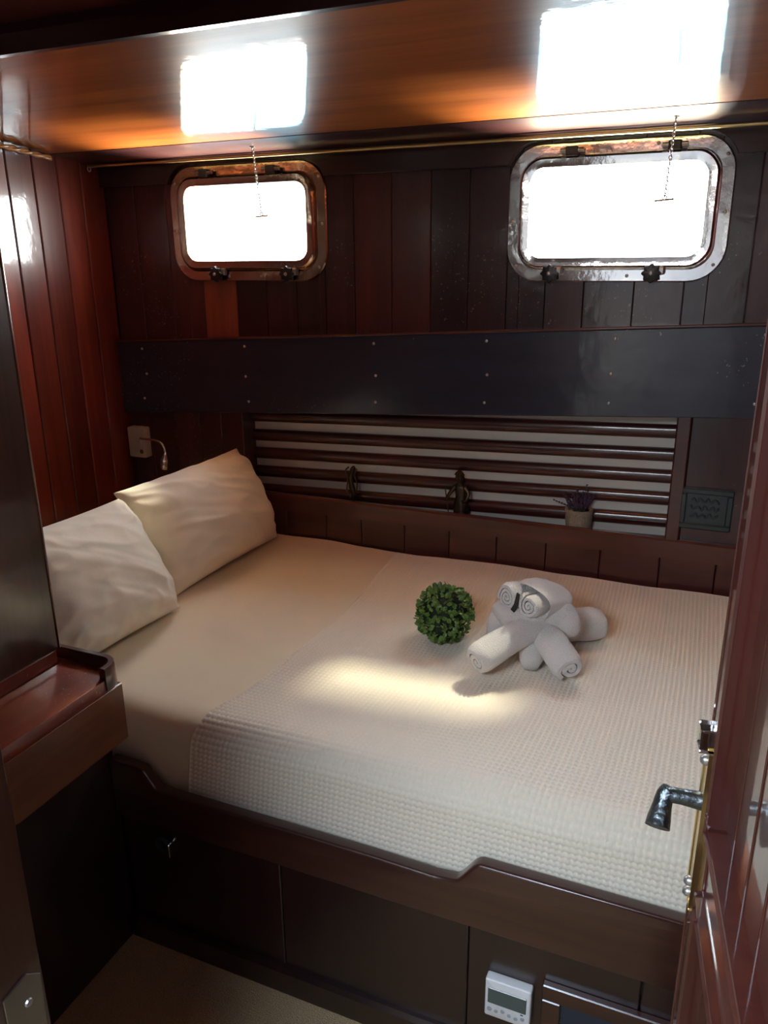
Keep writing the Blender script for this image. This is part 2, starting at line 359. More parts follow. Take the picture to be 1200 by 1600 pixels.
# head bulkhead
wl = obj('wall_left', bx(-2.06, XL-0.015, -1.5, 2.4, 0, ZU+0.04), 'wall_wood', **st)
ys = [0.46+0.0985*k for k in range(19)]; ys[-1] = YB-0.001
for a, c in zip(ys, ys[1:]):
    obj('plank', bx(XL-0.016, XL+random.uniform(-.0006, .0006), a+0.0014, c-0.0014, 0.0, 1.905, b=0.003), 'wall_wood', wl)
obj('wall_right', bx(XR, 0.30, -1.5, 2.40, 0, ZU+0.04), 'wall_wood', **st)
# ceilings
obj('ceiling', prism(NB(), [(YS, ceil_z(YS)), (YE, ceil_z(YE)), (YE, ceil_z(YE)+0.08), (YS, ceil_z(YS)+0.05)], 'x', XL, XR, 0.002), 'ceiling_wood', **st)
obj('trim_1', prism(NB(), [(YE+0.001, ceil_z(YE)-0.0015), (2.267, ceil_z(2.267)-0.0015), (2.267, 1.92), (YE+0.001, 1.92)], 'x', XL, XR, 0.002), 'hull_wood_x', label='dark clamp strip between ceiling and hull side', **st)
cs = obj('trim_2', prism(NB(), [(YS-0.018, ceil_z(YS)-0.004), (YS-0.001, ceil_z(YS)-0.004), (YS-0.001, ZU), (YS-0.014, ZU), (YS-0.018, ceil_z(YS)+0.03)], 'x', XL, XR, 0.002), 'hull_wood_x', label='dark cabin side above the ceiling edge', **st)
cu = NB()
HX0, HX1, HY0, HY1 = -1.00, -0.20, -0.95, -0.25          # unseen deck hatch, added over the passage to let sky light in
box(cu, -2.06, HX0, -1.5, YS, ZU, ZU+0.04); box(cu, HX1, 1.2, -1.5, YS, ZU, ZU+0.04)
box(cu, HX0, HX1, -1.5, HY0, ZU, ZU+0.04); box(cu, HX0, HX1, HY1, YS, ZU, ZU+0.04)
obj('ceiling_upper', cu, 'wall_wood', **st)
bm = NB(); box(bm, -2.06, -0.66, YD0, YD1-0.012, 0, ZU); box(bm, -0.66, 0.20, YD0, YD1-0.012, 1.872, ZU)
obj('wall_front', bm, 'wardrobe_wood', **st)
obj('wall_passage', bx(-2.06, 1.2, -1.55, -1.5, 0, ZU), 'passage_panel', **st)
# rope moulding between bulkhead and ceiling: two strands twisted
bm = NB()
for ph in (0, math.pi):
    pts = [(XL+0.012+0.0035*math.cos(k*0.55+ph), 1.06+k*0.008, ceil_z(1.06+k*0.008)-0.013+0.0035*math.sin(k*0.55+ph)) for k in range(27, 119)]
    tube(bm, pts, 0.0055, 6)
obj('trim_3', bm, 'rope_wood', smooth=True, label='golden rope moulding along the top of the plank bulkhead', **st)
# door jamb with strike plate
tj = obj('trim_4', bx(-0.665, -0.60, YD0-0.02, YD1, 0, 1.872, b=0.003), 'wardrobe_wood', label='dark door jamb with strike plate', **st)
sk = obj('strike_plate', prism(NB(), [(0.405, 0.64), (0.447, 0.64), (0.452, 0.775), (0.436, 0.79), (0.405, 0.785)], 'x', -0.6005, -0.5975, 0.0008), 'steel_dark', tj)
sx_me = bpy.data.meshes.new('screw'); sm = NB(); lathe(sm, [(0.005, 0), (0.004, 0.002), (0.001, 0.0024)], (0, 0, 0), 10, 'x'); sm.to_mesh(sx_me); sm.free(); sx_me.materials.append(M['screw_metal'])
for z in (0.755, 0.665): inst('screw', sx_me, sk, (-0.5976, 0.432, z))

# ------------------------------------------------------------------ portholes
def ring(cx, cz, wd, ht, r, prof, close=False):
    loops = []
    for ins, y in prof:
        loops.append([Vector((x, y, z)) for x, z in rrect(cx, cz, wd-2*ins, ht-2*ins, r-ins*0.9, 8)])
    if close: loops.append(loops[0])
    return loft(NB(), loops)
def knob(bm, c, r=0.0225):
    n = 48; loops = []
    for rr, h in ((0.80, 0.012), (0.95, 0.013), (1.0, 0.017), (1.0, 0.024), (0.92, 0.028), (0.45, 0.030)):
        loops.append([Vector((c[0]+math.cos(t)*r*rr*(1+0.12*rr*math.cos(8*t)), c[1]-h, c[2]+math.sin(t)*r*rr*(1+0.12*rr*math.cos(8*t)))) for t in [2*math.pi*k/n for k in range(n)]])
    return loft(bm, loops, True, True, True)
KN = [((-1.515, -1.255), (-1.54, -1.30)), ((-0.445, -0.183), (-0.405, -0.155))]
for i, (cx, cz) in enumerate(WIN):
    mt = 'bronze' if i == 0 else 'chrome'
    wn = empty('window_%d' % (i+1), (cx, YB, cz-HO/2), ['porthole with warm coppery metal frame near the plank bulkhead', 'porthole with silvery polished metal frame near the door'][i], None, None, 'structure')
    fo = obj('flange', ring(cx, cz, WO, HO, 0.088, [(0, 2.242), (0, 2.231), (0.003, 2.227), (0.030, 2.2265), (0.034, 2.232), (0.046, 2.236), (0.047, 2.285), (0.02, 2.285)]), mt, wn, smooth=35)
    obj('liner', ring(cx, cz, WO-0.094, HO-0.094-0.008, 0.05, [(0, 2.26), (0, 2.295), (-0.03, 2.295)]), mt, wn, smooth=35)
    sh = obj('sash', ring(cx, cz+0.001, WO-0.066, HO-0.066, 0.062, [(0.004, 2.240), (0.0, 2.224), (0.003, 2.214), (0.008, 2.210), (0.014, 2.2105), (0.022, 2.2115), (0.028, 2.2125), (0.030, 2.216), (0.0302, 2.252), (0.004, 2.252)], True), mt, wn, smooth=35)
    gw, gh = WO-0.066-0.058, HO-0.066-0.058
    pts = rrect(cx, cz+0.001, gw, gh, 0.034)
    obj('pane', prism(NB(), pts, 'y', 2.243, 2.248), 'glass', wn)
    for kx in KN[i][0]:
        k = obj('clamp_knob', knob(NB(), (kx, 2.226, cz-HO/2+0.022)), 'black_plastic', wn, smooth=40)
        obj('bolt', lathe(NB(), [(0.006, 0.0), (0.006, 0.029), (0.0045, 0.034), (0.001, 0.035)], (kx, 2.226, cz-HO/2+0.022), 12, 'y'), 'screw_metal', k, smooth=40)
        obj('clamp_lug', bx(kx-0.010, kx+0.032, 2.206, 2.224, cz-HO/2+0.018, cz-HO/2+0.040, b=0.004, seg=2), 'steel_dark', k)
    for hx in KN[i][1]:
        h = obj('hinge', bx(hx-0.016, hx+0.016, 2.204, 2.226, cz+HO/2-0.036, cz+HO/2-0.012, b=0.004, seg=2), 'black_plastic', wn)
        obj('hinge_pin', tube(NB(), [(hx-0.030, 2.212, cz+HO/2-0.022), (hx+0.030, 2.212, cz+HO/2-0.022)], 0.006, 10), 'steel_dark', h, smooth=40)
    for fx, fz in ((-.46, .36), (.46, .36), (-.475, -.05), (.475, -.02), (-.45, -.38), (.45, -.38), (-.13, -.455), (.08, -.455), (-.24, .455), (.17, .455)):
        inst('screw', screw_me, fo, (cx+fx*WO, 2.2268, cz+fz*HO))

# ------------------------------------------------------------------ rod and chains
cr = empty('curtain_rod', (XL, 2.165, 1.803), 'thin brass curtain wire strung above both portholes', 'curtain rod')
pts = []
for k in range(41):
    t = k/40; pts.append((XL+0.012+t*(XR-XL-0.02), 2.165, 1.803-0.006*t))
obj('rod', tube(NB(), pts, 0.0052, 10), 'brass', cr, smooth=True)
bm = NB(); n = 16
for kx in (XL+0.014,):
    for k in range(n):
        pass
tube(bm, [(XL+0.012+0.006*math.cos(t), 2.165, 1.796+0.009*math.sin(t)) for t in [2*math.pi*k/14 for k in range(15)]], 0.002, 6)
obj('end_eye', bm, 'soft_white', cr, smooth=True)
def chain(top, bot, label, wdt=1.0):
    t = Vector(top); b = Vector(bot); root = empty('hanging_chain', bot, label, 'chain', 'chains hanging from the ceiling edge')
    d = t-b; n = int(d.length/0.0088); bm = NB()
    for k in range(n):
        c = b + d*((k+0.5)/n) + Vector((0, 0, 0.004)); ax = Vector((1, 0, 0)) if k % 2 else Vector((0, 1, 0))
        tube(bm, [c + ax*0.0032*math.cos(a) + Vector((0, 0, 0.0066*math.sin(a))) for a in [2*math.pi*j/8 for j in range(9)]], 0.0013, 4, caps=False)
    o = obj('links', bm, 'steel_dark', root, smooth=True); o['kind'] = 'stuff'
    bm = NB(); tube(bm, [b+Vector((-0.022*wdt, 0, -0.004)), b+Vector((0.022*wdt, 0, -0.001))], 0.0024, 8)
    tube(bm, [b+Vector((0.005*math.cos(a), 0, 0.003+0.005*math.sin(a))) for a in [2*math.pi*j/12 for j in range(13)]], 0.0018, 6)
    obj('toggle', bm, 'steel_dark', root, smooth=True)
    obj('eye_plate', lathe(NB(), [(0.007, -0.003), (0.007, 0.0), (0.002, -0.006)], (t.x, t.y, t.z), 12), 'steel_dark', root)
chain((-1.287, 2.095, ceil_z(2.095)), (-1.268, 2.095, 1.632), 'thin chain hanging in front of the coppery porthole by the bulkhead')
chain((-0.150, 2.100, ceil_z(2.1)), (-0.160, 2.100, 1.638), 'thin chain hanging in front of the silvery porthole by the door')

# ------------------------------------------------------------------ bed
ZM = 0.590
def sag(x, y):
    return 0.010*nz(x*2.1+3, y*2.3) + 0.005*nz(x*5, y*5, 2.0) + 0.016*(x+0.9)*(1 if x > -0.9 else 0.4)*max(0, 1-(y-1.1)/0.9)
def crease(x, y):
    return 0.006*max(0, nz(x*3+y*9, y*3-x*2, 5))+0.005*(0.4-abs(nz(x*7+2, y*3+x*4, 9)))*(1 if x < -0.7 else 0.3)
YF = 1.140
def bed_profile(s):
    """s = 0 at the hull, growing towards the front edge and down; returns y, z, ny, nz"""
    top = 2.232-(YF+0.05)
    if s < top: return 2.232-s, ZM, 0, 1
    s -= top; q = 0.05*math.pi/2
    if s < q:
        a = s/0.05; return YF+0.05-0.05*math.sin(a), ZM-0.05+0.05*math.cos(a), -math.sin(a), math.cos(a)
    s -= q; return YF, ZM-0.05-s, -1, 0
def bed_point(x, s, off):
    y, z, ny, n_z = bed_profile(s)
    h = sag(x, y); front = max(0.0, -ny)
    b = 0.0045*nz(x*2.6+8, 4.0) + 0.003*nz(x*6, z*6, 3)
    yy = y + ny*off - b*front; zz = z + n_z*off + h*(1 if front == 0 else max(0.0, (z-0.36)/(ZM-0.36)))
    if front == 0: zz += crease(x, y)*(0.4 if off else 1)
    return Vector((x, yy, zz))
def fitted(x0, x1, nx, s0, s1, ns, off):
    bm = NB(); g = [[bm.verts.new(bed_point(x0+(x1-x0)*i/nx, s0+(s1-s0)*j/ns, off)) for j in range(ns+1)] for i in range(nx+1)]
    for i in range(nx):
        for j in range(ns): bm.faces.new((g[i][j], g[i+1][j], g[i+1][j+1], g[i][j+1]))
    return bm, g
LEN = 2.232-(YF+0.05)+0.05*math.pi/2+0.17
bm, g = fitted(XL+0.006, XR-0.004, 130, 0, LEN, 76, 0.0)
# close the mattress underneath
lowl = [bm.verts.new((g[i][-1].co.x, 2.232, 0.365)) for i in range(131)]
for i in range(130):
    bm.faces.new((g[i][-1], g[i+1][-1], lowl[i+1], lowl[i])); bm.faces.new((g[i][0], lowl[i], lowl[i+1], g[i+1][0]))
for i in (0, 130): bm.faces.new(g[i] + [lowl[i]])
mt = obj('mattress', bm, 'sheet', loc=(-0.9, 1.68, 0.365), smooth=60, label='mattress in a cream fitted sheet on the built-in berth', cat='mattress')
# waffle throw: every cell is a ridge-and-pit in the mesh
CELL = 0.0108; NXc, NSc = 100, 108
def throw_edge(s):
    t = s/1.2
    return -0.898 + 0.040*math.sin(math.pi*min(1, t/0.92))**1.0 - 0.035*max(0, (t-0.8)/0.2)
bm = NB(); S0, S1 = 0.012, LEN-0.030
nx, ns = NXc*3, NSc*3; g = []
for i in range(nx+1):
    col = []; u = i/nx
    for j in range(ns+1):
        s = S0 + (S1-S0)*j/ns + 0.012*nz(u*4, 1.5)*(1-j/ns)
        x = throw_edge(s)*(1-u) + (XR-0.006)*u
        ridge = (i % 3 == 0) or (j % 3 == 0)
        h = 0.0052 + (0.0036 if ridge else 0.0) + 0.004*max(0, nz(x*4, s*5, 7))
        col.append(bm.verts.new(bed_point(x, max(s, 0), h)))
    g.append(col)
for i in range(nx):
    for j in range(ns): bm.faces.new((g[i][j], g[i+1][j], g[i+1][j+1], g[i][j+1]))
bw = obj('waffle_blanket', bm, 'waffle', loc=(-0.35, 1.68, ZM), smooth=True, label='cream waffle-weave throw spread over the foot half of the mattress', cat='blanket')
# berth front
bf = empty('berth', (-0.45, 1.12, 0), 'dark varnished berth front with scooped leeboard holding the mattress', 'bed')
poly = [(-1.115, 0.342), (XR-0.002, 0.342), (XR-0.002, 0.487), (-0.285, 0.487)]
for k in range(1, 8):
    t = k/8; poly.append((-0.285-0.055*t, 0.487-0.052*(0.5-0.5*math.cos(math.pi*t))))
poly += [(-0.37, 0.433), (-0.5, 0.436), (-0.98, 0.437)]
for k in range(1, 8):
    t = k/8; poly.append((-0.985-0.05*t, 0.437+0.045*(0.5-0.5*math.cos(math.pi*t))))
poly += [(-1.05, 0.482), (-1.115, 0.482)]
rl = obj('leeboard', prism(NB(), poly, 'y', 1.094, 1.122, 0.006, 3), 'front_wood', bf, smooth=40)
for a, c in zip([-1.112, -0.71, -0.308, 0.0], [-0.71, -0.308, 0.0, XR-0.002]):
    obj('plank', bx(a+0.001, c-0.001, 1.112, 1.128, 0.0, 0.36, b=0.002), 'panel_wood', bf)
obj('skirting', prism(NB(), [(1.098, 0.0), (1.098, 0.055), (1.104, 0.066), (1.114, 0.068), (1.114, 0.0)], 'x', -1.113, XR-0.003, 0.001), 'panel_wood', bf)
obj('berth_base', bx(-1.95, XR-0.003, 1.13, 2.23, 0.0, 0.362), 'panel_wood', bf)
lc = obj('finger_catch', lathe(NB(), [(0.021, 0), (0.021, 0.003), (0.016, 0.006), (0.013, 0.004), (0.001, 0.003)], (-1.009, 1.112, 0.281), 20, 'y'), 'plaque_green', bf, smooth=40, label='small round flush catch')
obj('catch_lever', bx(-0.985, -0.982, 1.100, 1.110, 0.262, 0.296, b=0.001), 'chrome', lc)

# ------------------------------------------------------------------ controls on the berth front
th = empty('thermostat', (-0.226, 1.112, 0.155), 'white square thermostat with grey display and six buttons on the berth front', 'thermostat')
tx0, tx1, tz0, tz1 = -0.268, -0.182, 0.152, 0.240
obj('body', prism(NB(), rrect((tx0+tx1)/2, (tz0+tz1)/2, tx1-tx0, tz1-tz0, 0.004, 4), 'y', 1.092, 1.1135, 0.004, 3), 'white_plastic', th, smooth=40)
sc_ = obj('screen', bx(tx0+0.006, tx1-0.008, 1.0905, 1.093, 0.186, 0.222, b=0.001), 'lcd', th, label='dark grey liquid crystal display')
for k in range(6):
    x = tx0+0.010+k*0.0124; z = (0.171 if k == 0 else 0.170 if k in (1, 3, 4) else 0.174) - (0.002 if k > 3 else 0)
    obj('button', lathe(NB(), [(0.0048 if k == 0 else 0.004, 0), (0.0045 if k == 0 else 0.0036, 0.0016), (0.001, 0.0018)], (x, 1.092, z), 12, 'y'), 'button_grey', th, smooth=40)
obj('sensor', bx(tx1-0.018, tx1-0.013, 1.0912, 1.093, 0.1805, 0.1825), 'black_plastic', th)
av = empty('air_vent', (-0.05, 1.112, 0.1), 'dark framed air conditioning grille with louvers low on the berth front', 'vent')
ax0, ax1, az0, az1 = -0.165, 0.10, 0.085, 0.262
def frame_rect(bm, x0, x1, z0, z1, t, y0, y1, b=0.002):
    box(bm, x0, x1, y0, y1, z1-t, z1, b); box(bm, x0, x1, y0, y1, z0, z0+t, b); box(bm, x0, x0+t, y0, y1, z0+t, z1-t, b); box(bm, x1-t, x1, y0, y1, z0+t, z1-t, b); return bm
obj('frame', frame_rect(NB(), ax0, ax1, az0, az1, 0.034, 1.098, 1.1125), 'front_wood', av)
obj('backing', bx(ax0+0.03, ax1-0.03, 1.1085, 1.1118, az0+0.03, az1-0.03), 'louver_dark', av)
for k in range(7):
    z = az1-0.043-k*0.0155
    obj('louver', prism(NB(), [(1.101, z-0.004), (1.1025, z-0.005), (1.109, z+0.004), (1.1075, z+0.005)], 'x', ax0+0.034, ax1-0.034), 'louver_dark', av)

# ------------------------------------------------------------------ pillows
def pillow(BL, BR, TR, TL, T, name, label, seed, nu=84, nv=84):
    BL, BR, TR, TL = (Vector(p) for p in (BL, BR, TR, TL))
    nrm = (BR-BL).cross(TL-BL).normalized()
    if nrm.x < 0: nrm = -nrm
    bm = NB(); F = []; B = []
    for i in range(nu+1):
        fr_, br_ = [], []
        for j in range(nv+1):
            u, v = i/nu, j/nv
            a, b = 2*u-1, 2*v-1
            su, sv = a*(1-0.035*(1-b*b)), b*(1-0.04*(1-a*a))           # edges pull in between the corners
            U, V = (su+1)/2, (sv+1)/2
            p = (BL*(1-U)+BR*U)*(1-V) + (TL*(1-U)+TR*U)*V
            th_ = max(0.0, (1-abs(a)**2.6)*(1-abs(b)**2.6))**0.55
            e = 1-th_
            wr = 0.010*(1-abs(nz(a*1.3+b*2.6+seed*3, b*0.9-a*0.8, seed)*3.2))*0.55*th_ + 0.012*e*nz(a*5+seed, b*5, seed) + 0.008*nz(a*2.0+seed, b*2.2, 3+seed) + 0.006*abs(nz(a*3+b*4, seed, b))*th_
            # folds that run in from the corners
            for (ca, cb) in ((-1, -1), (1, -1), (1, 1), (-1, 1)):
                dx, dy = a-ca, b-cb; r = math.hypot(dx, dy)
                if r < 1.1: wr += 0.007*(1-abs(math.sin(7*math.atan2(dy, dx)+seed+3*nz(r*3, seed))))*r*(1.1-r)*2.2
            border = i in (0, nu) or j in (0, nv)
            f = p + nrm*(T*0.62*th_ + (0 if border else wr))
            k = bm.verts.new(f); fr_.append(k)
            br_.append(k if border else bm.verts.new(p - nrm*(T*0.40*th_)))
        F.append(fr_); B.append(br_)
    for i in range(nu):
        for j in range(nv):
            bm.faces.new((F[i][j], F[i+1][j], F[i+1][j+1], F[i][j+1]))
            q = (B[i][j], B[i][j+1], B[i+1][j+1], B[i+1][j])
            if len(set(q)) == 4 and not (set(q) == {F[i][j], F[i+1][j], F[i+1][j+1], F[i][j+1]}): bm.faces.new(q)
    c = (BL+BR)/2
    return obj(name, bm, 'pillow_cloth', loc=(c.x, c.y, c.z), smooth=True, label=label, cat='pillow', group='pillows propped at the head of the berth')
pillow((-1.345, 1.635, 0.600), (-1.325, 2.185, 0.605), (-1.490, 2.215, 0.895), (-1.53, 1.650, 0.885), 0.20, 'pillow', 'creased cream pillow propped in the corner under the reading lamp', 1.3)
pillow((-1.305, 1.135, 0.600), (-1.285, 1.590, 0.600), (-1.49, 1.625, 0.880), (-1.47, 1.135, 0.905), 0.20, 'pillow', 'cream pillow propped behind the wardrobe, lapping the creased pillow', 4.1)

# ------------------------------------------------------------------ wardrobe, bedside box, base cabinet
wd = empty('wardrobe', (-1.57, 0.77, 0.72), 'tall dark glossy wardrobe standing above the small bedside shelf', 'wardrobe')
obj('body', bx(-1.955, -1.182, YD1, 1.070, 0.748, ZU-0.004, b=0.003), 'wardrobe_wood', wd)
obj('plinth', bx(-1.955, -1.186, YD1, 1.066, 0.716, 0.747, b=0.002), 'shelf_wood', wd)
obj('corner_bead', tube(NB(), [(-1.184, 1.069, 0.75), (-1.184, 1.069, 1.92)], 0.004, 8), 'drawer_wood', wd, smooth=True)
bs = empty('bedside_shelf', (-1.1, 0.78, 0.56), 'reddish mahogany bedside box shelf with raised fiddle rail', 'shelf')
obj('top', prism(NB(), [(-1.955, YD1), (-1.047, YD1), (-1.047, 1.062)] + [(-1.083+0.036*math.cos(a), 1.062+0.036*math.sin(a)) for a in [math.pi/2*k/6 for k in range(1, 7)]] + [(-1.955, 1.098)], 'z', 0.686, 0.7155, 0.002), 'shelf_wood', bs, smooth=30)
obj('drawer_front', bx(-1.066, -1.049, YD1, 1.094, 0.556, 0.686, b=0.002), 'drawer_wood', bs)
obj('carcass', bx(-1.955, -1.066, YD1, 1.090, 0.556, 0.686), 'wardrobe_wood', bs)
pts = [(-1.60, 1.093, 0.692), (-1.086, 1.093, 0.692)] + [(-1.086+0.034*math.sin(a), 1.059+0.034*math.cos(a), 0.692) for a in [math.pi/2*k/6 for k in range(1, 7)]] + [(-1.052, 1.046, 0.692)]
bm = NB(); lo = []
for i, p in enumerate(pts):
    p = Vector(p); d = (Vector(pts[min(i+1, len(pts)-1)])-Vector(pts[max(i-1, 0)])).normalized(); nn = Vector((d.y, -d.x, 0))
    lo.append([p+nn*o+Vector((0, 0, h)) for o, h in ((-.008, 0.0), (-.008, 0.044), (-.005, 0.048), (.005, 0.048), (.008, 0.044), (.008, 0.0))])
obj('fiddle_rail', loft(bm, lo, True, True, True), 'wardrobe_wood', bs, smooth=40)
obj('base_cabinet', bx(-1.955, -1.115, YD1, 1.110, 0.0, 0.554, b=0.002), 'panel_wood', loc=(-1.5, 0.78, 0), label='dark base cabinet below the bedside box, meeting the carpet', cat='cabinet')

# ------------------------------------------------------------------ reading lamp
rlp = empty('reading_lamp', (-1.905, YB, 0.82), 'small gooseneck reading lamp on a grey switch box', 'lamp')
obj('switch_box', prism(NB(), rrect(-1.908, 0.884, 0.074, 0.110, 0.005, 4), 'y', 2.205, YB, 0.003), 'grey_plastic', rlp, smooth=40)
obj('rocker', bx(-1.905, -1.885, 2.199, 2.206, 0.875, 0.905, b=0.002), 'grey_plastic', rlp)
obj('socket_hole', lathe(NB(), [(0.008, 0), (0.008, 0.002), (0.005, 0.003), (0.001, 0.001)], (-1.889, 2.205, 0.852), 14, 'y'), 'black_plastic', rlp)
obj('gooseneck', tube(NB(), smooth_path([(-1.885, 2.203, 0.905), (-1.870, 2.185, 0.906), (-1.82, 2.178, 0.907), (-1.775, 2.172, 0.903), (-1.757, 2.168, 0.885), (-1.752, 2.166, 0.862)], 6), 0.0045, 8), 'chrome', rlp, smooth=True)
d = Vector((-0.10, -0.10, -1)).normalized(); p0 = Vector((-1.752, 2.166, 0.866))
pr = [(0.006, 0), (0.008, 0.008), (0.0145, 0.022), (0.0165, 0.036), (0.0155, 0.050), (0.0135, 0.056)]
obj('lamp_head', tube(NB(), [p0+d*h for r, h in pr], [r for r, h in pr], 16), 'chrome', rlp, smooth=45)
obj('lens', tube(NB(), [p0+d*0.0555, p0+d*0.058], [0.011, 0.010], 14), 'white_plastic', rlp)

# ------------------------------------------------------------------ plaque
pq = empty('wall_plaque', (0.016, YB, 0.78), 'small dark green framed plaque with raised ornament beside the slats', 'plaque')
obj('frame', frame_rect(NB(), -0.052, 0.083, 0.785, 0.902, 0.016, 2.226, YB+0.0015, 0.003), 'plaque_green', pq)
obj('backing', bx(-0.040, 0.071, 2.234, YB+0.0015, 0.797, 0.890), 'plaque_green', pq)
for r in range(3):
    bm = NB(); z0 = 0.868-0.022*r
    tube(bm, smooth_path([(-0.024+0.0072*k, 2.232, z0+0.007*math.sin(k*2.4+r*1.7)+0.003*nz(k, r)) for k in range(11)], 3), 0.0026, 6)
    obj('relief_line', bm, 'plaque_green', pq, smooth=True)

# ------------------------------------------------------------------ door standing open
DIRD = Vector((0.132, -1, 0)).normalized(); NRM = Vector((-1, -0.132, 0)).normalized()     # from free edge towards hinge; visible face
D0 = Vector((0.046, 0.95, 0))
def dpt(a, n, z): return D0 + DIRD*a + NRM*n + Vector((0, 0, z))
def dbox(bm, a0, a1, n0, n1, z0, z1, b=0.002):
    t = bmesh.new(); r = bmesh.ops.create_cube(t, size=1.0)
    for v in r['verts']:
        v.co = dpt((a0+a1)/2+v.co.x*(a1-a0), (n0+n1)/2+v.co.y*(n1-n0), (z0+z1)/2+v.co.z*(z1-z0))
    if b: bmesh.ops.bevel(t, geom=t.edges[:], offset=b, segments=2, affect='EDGES', profile=0.5)
    join(bm, t); return bm
dr = empty('door_1', tuple(D0), 'glossy mahogany plank door standing open against the foot bulkhead', None, None, 'structure')
DW = 0.60; ZMID = 0.800
obj('stile', dbox(NB(), 0, 0.085, -0.032, 0, 0.02, 1.85), 'door_wood', dr)
obj('stile', dbox(NB(), DW-0.085, DW, -0.032, 0, 0.02, 1.85), 'door_wood', dr)
for z0, z1 in ((0.02, 0.14), (ZMID-0.045, ZMID+0.045), (1.74, 1.85)): obj('rail', dbox(NB(), 0.086, DW-0.086, -0.032, -0.0005, z0, z1), 'door_wood', dr)
npl = 6; wp = (DW-0.17)/npl
for z0, z1 in ((0.14, ZMID-0.045), (ZMID+0.045, 1.74)):
    for k in range(npl): obj('plank', dbox(NB(), 0.086+k*wp+0.0008, 0.086+(k+1)*wp-0.0008, -0.026, -0.010, z0, z1, 0.0015), 'door_wood', dr)
    mzs = ((z0+0.012), (z1-0.012))
    for mz in mzs: obj('moulding', dbox(NB(), 0.088, DW-0.088, -0.010, 0.006, mz-0.011, mz+0.011, 0.005), 'door_wood', dr)
    for ma in (0.098, DW-0.098): obj('moulding', dbox(NB(), ma-0.011, ma+0.011, -0.010, 0.006, z0+0.024, z1-0.024, 0.005), 'door_wood', dr)
hd = obj('lock_plate', dbox(NB(), 0.012, 0.046, 0, 0.006, 0.690, 0.925, 0.002), 'brass', dr, label='long brass lock plate')
def dlathe(bm, prof, a, z, n0, n=12):
    lo = []
    for r, h in prof: lo.append([dpt(a+r*math.cos(t), n0+h, z+r*math.sin(t)) for t in [2*math.pi*k/n for k in range(n)]])
    return loft(bm, lo, True, True, True)
for z in (0.906, 0.720, 0.703): obj('screw', dlathe(NB(), [(0.007, 0), (0.007, 0.004), (0.004, 0.008), (0.001, 0.009)], 0.028, z, 0.006), 'screw_metal', hd, smooth=40)
bm = NB(); tube(bm, [dpt(0.028, 0.004, 0.845), dpt(0.028, 0.030, 0.847), dpt(0.028, 0.050, 0.848)], [0.012, 0.010, 0.010], 12)
lv = [dpt(0.026, 0.046, 0.855), dpt(0.028, 0.050, 0.846), dpt(0.034, 0.053, 0.834), dpt(0.044, 0.056, 0.822), dpt(0.052, 0.058, 0.814)]
tube(bm, smooth_path(lv, 5), lerp_list([0.009, 0.011, 0.012, 0.0145, 0.0155], 21), 14)
obj('lever', bm, 'old_metal', hd, smooth=45, label='worn grey metal lever handle')
obj('latch_block', dbox(NB(), 0.016, 0.040, 0.0, 0.016, 0.925, 0.952, 0.003), 'chrome', dr, label='chrome latch block')

# ------------------------------------------------------------------ things on the shelf behind the slat rail
ZL = 0.722
pt = empty('potted_lavender', (-0.332, 2.281, ZL), 'small burlap pot of dried purple lavender on the slat ledge', 'potted plant')
obj('pot', lathe(NB(), [(0.030, 0), (0.036, 0.008), (0.040, 0.035), (0.040, 0.058), (0.042, 0.066), (0.040, 0.072), (0.034, 0.070), (0.034, 0.058)], (-0.332, 2.2795, ZL), 24), 'burlap', pt, smooth=50)
bm = NB(); bm2 = NB(); rnd = random.Random(3)
for k in range(46):
    a = rnd.uniform(0, 2*math.pi); tilt = rnd.uniform(0, 0.75); ln = rnd.uniform(0.035, 0.062)
    if k == 0: a, tilt, ln = math.pi, 1.25, 0.085
    if k == 1: a, tilt, ln = 0.3, 0.10, 0.085
    dd = Vector((math.cos(a)*math.sin(tilt), 0.55*math.sin(a)*math.sin(tilt), math.cos(tilt)))
    b0 = Vector((-0.332+rnd.uniform(-.016, .016), 2.279+rnd.uniform(-.01, .01), ZL+0.062)); tip = b0+dd*ln
    tube(bm2, [b0, tip], 0.0009, 4)
    for q in range(7):
        c = b0+dd*(ln*(0.40+0.1*q)); rr = 0.0042*(1-0.06*q)
        r_ = bmesh.ops.create_icosphere(bm, subdivisions=1, radius=rr)
        for v in r_['verts']: v.co += c + Vector((rnd.uniform(-.002, .002), rnd.uniform(-.002, .002), 0))
o = obj('flowers', bm, 'lavender', pt); o['kind'] = 'stuff'
o = obj('stems', bm2, 'lavender_stem', pt); o['kind'] = 'stuff'
# robed figurine
fg = empty('bronze_figurine', (-0.703, 2.275, ZL), 'dark bronze robed figurine with a staff standing on the slat ledge', 'figurine', 'figurines on the slat ledge')
fx, fy = -0.703, 2.275
lo = []
for r, h in ((0.030, 0), (0.031, 0.006), (0.024, 0.010), (0.026, 0.03), (0.021, 0.055), (0.018, 0.075), (0.022, 0.095), (0.020, 0.106), (0.009, 0.112), (0.008, 0.116), (0.013, 0.122), (0.015, 0.130), (0.013, 0.139), (0.017, 0.140), (0.012, 0.148), (0.003, 0.155)):
    lo.append([Vector((fx+0.004*math.sin(h*30)+r*(1+0.12*math.sin(5*t+h*60))*math.cos(t)*0.95, fy+r*0.75*(1+0.12*math.sin(5*t+h*60))*math.sin(t), ZL+h)) for t in [2*math.pi*k/18 for k in range(18)]])
obj('body', loft(NB(), lo, True, True, True), 'figure_bronze', fg, smooth=60)
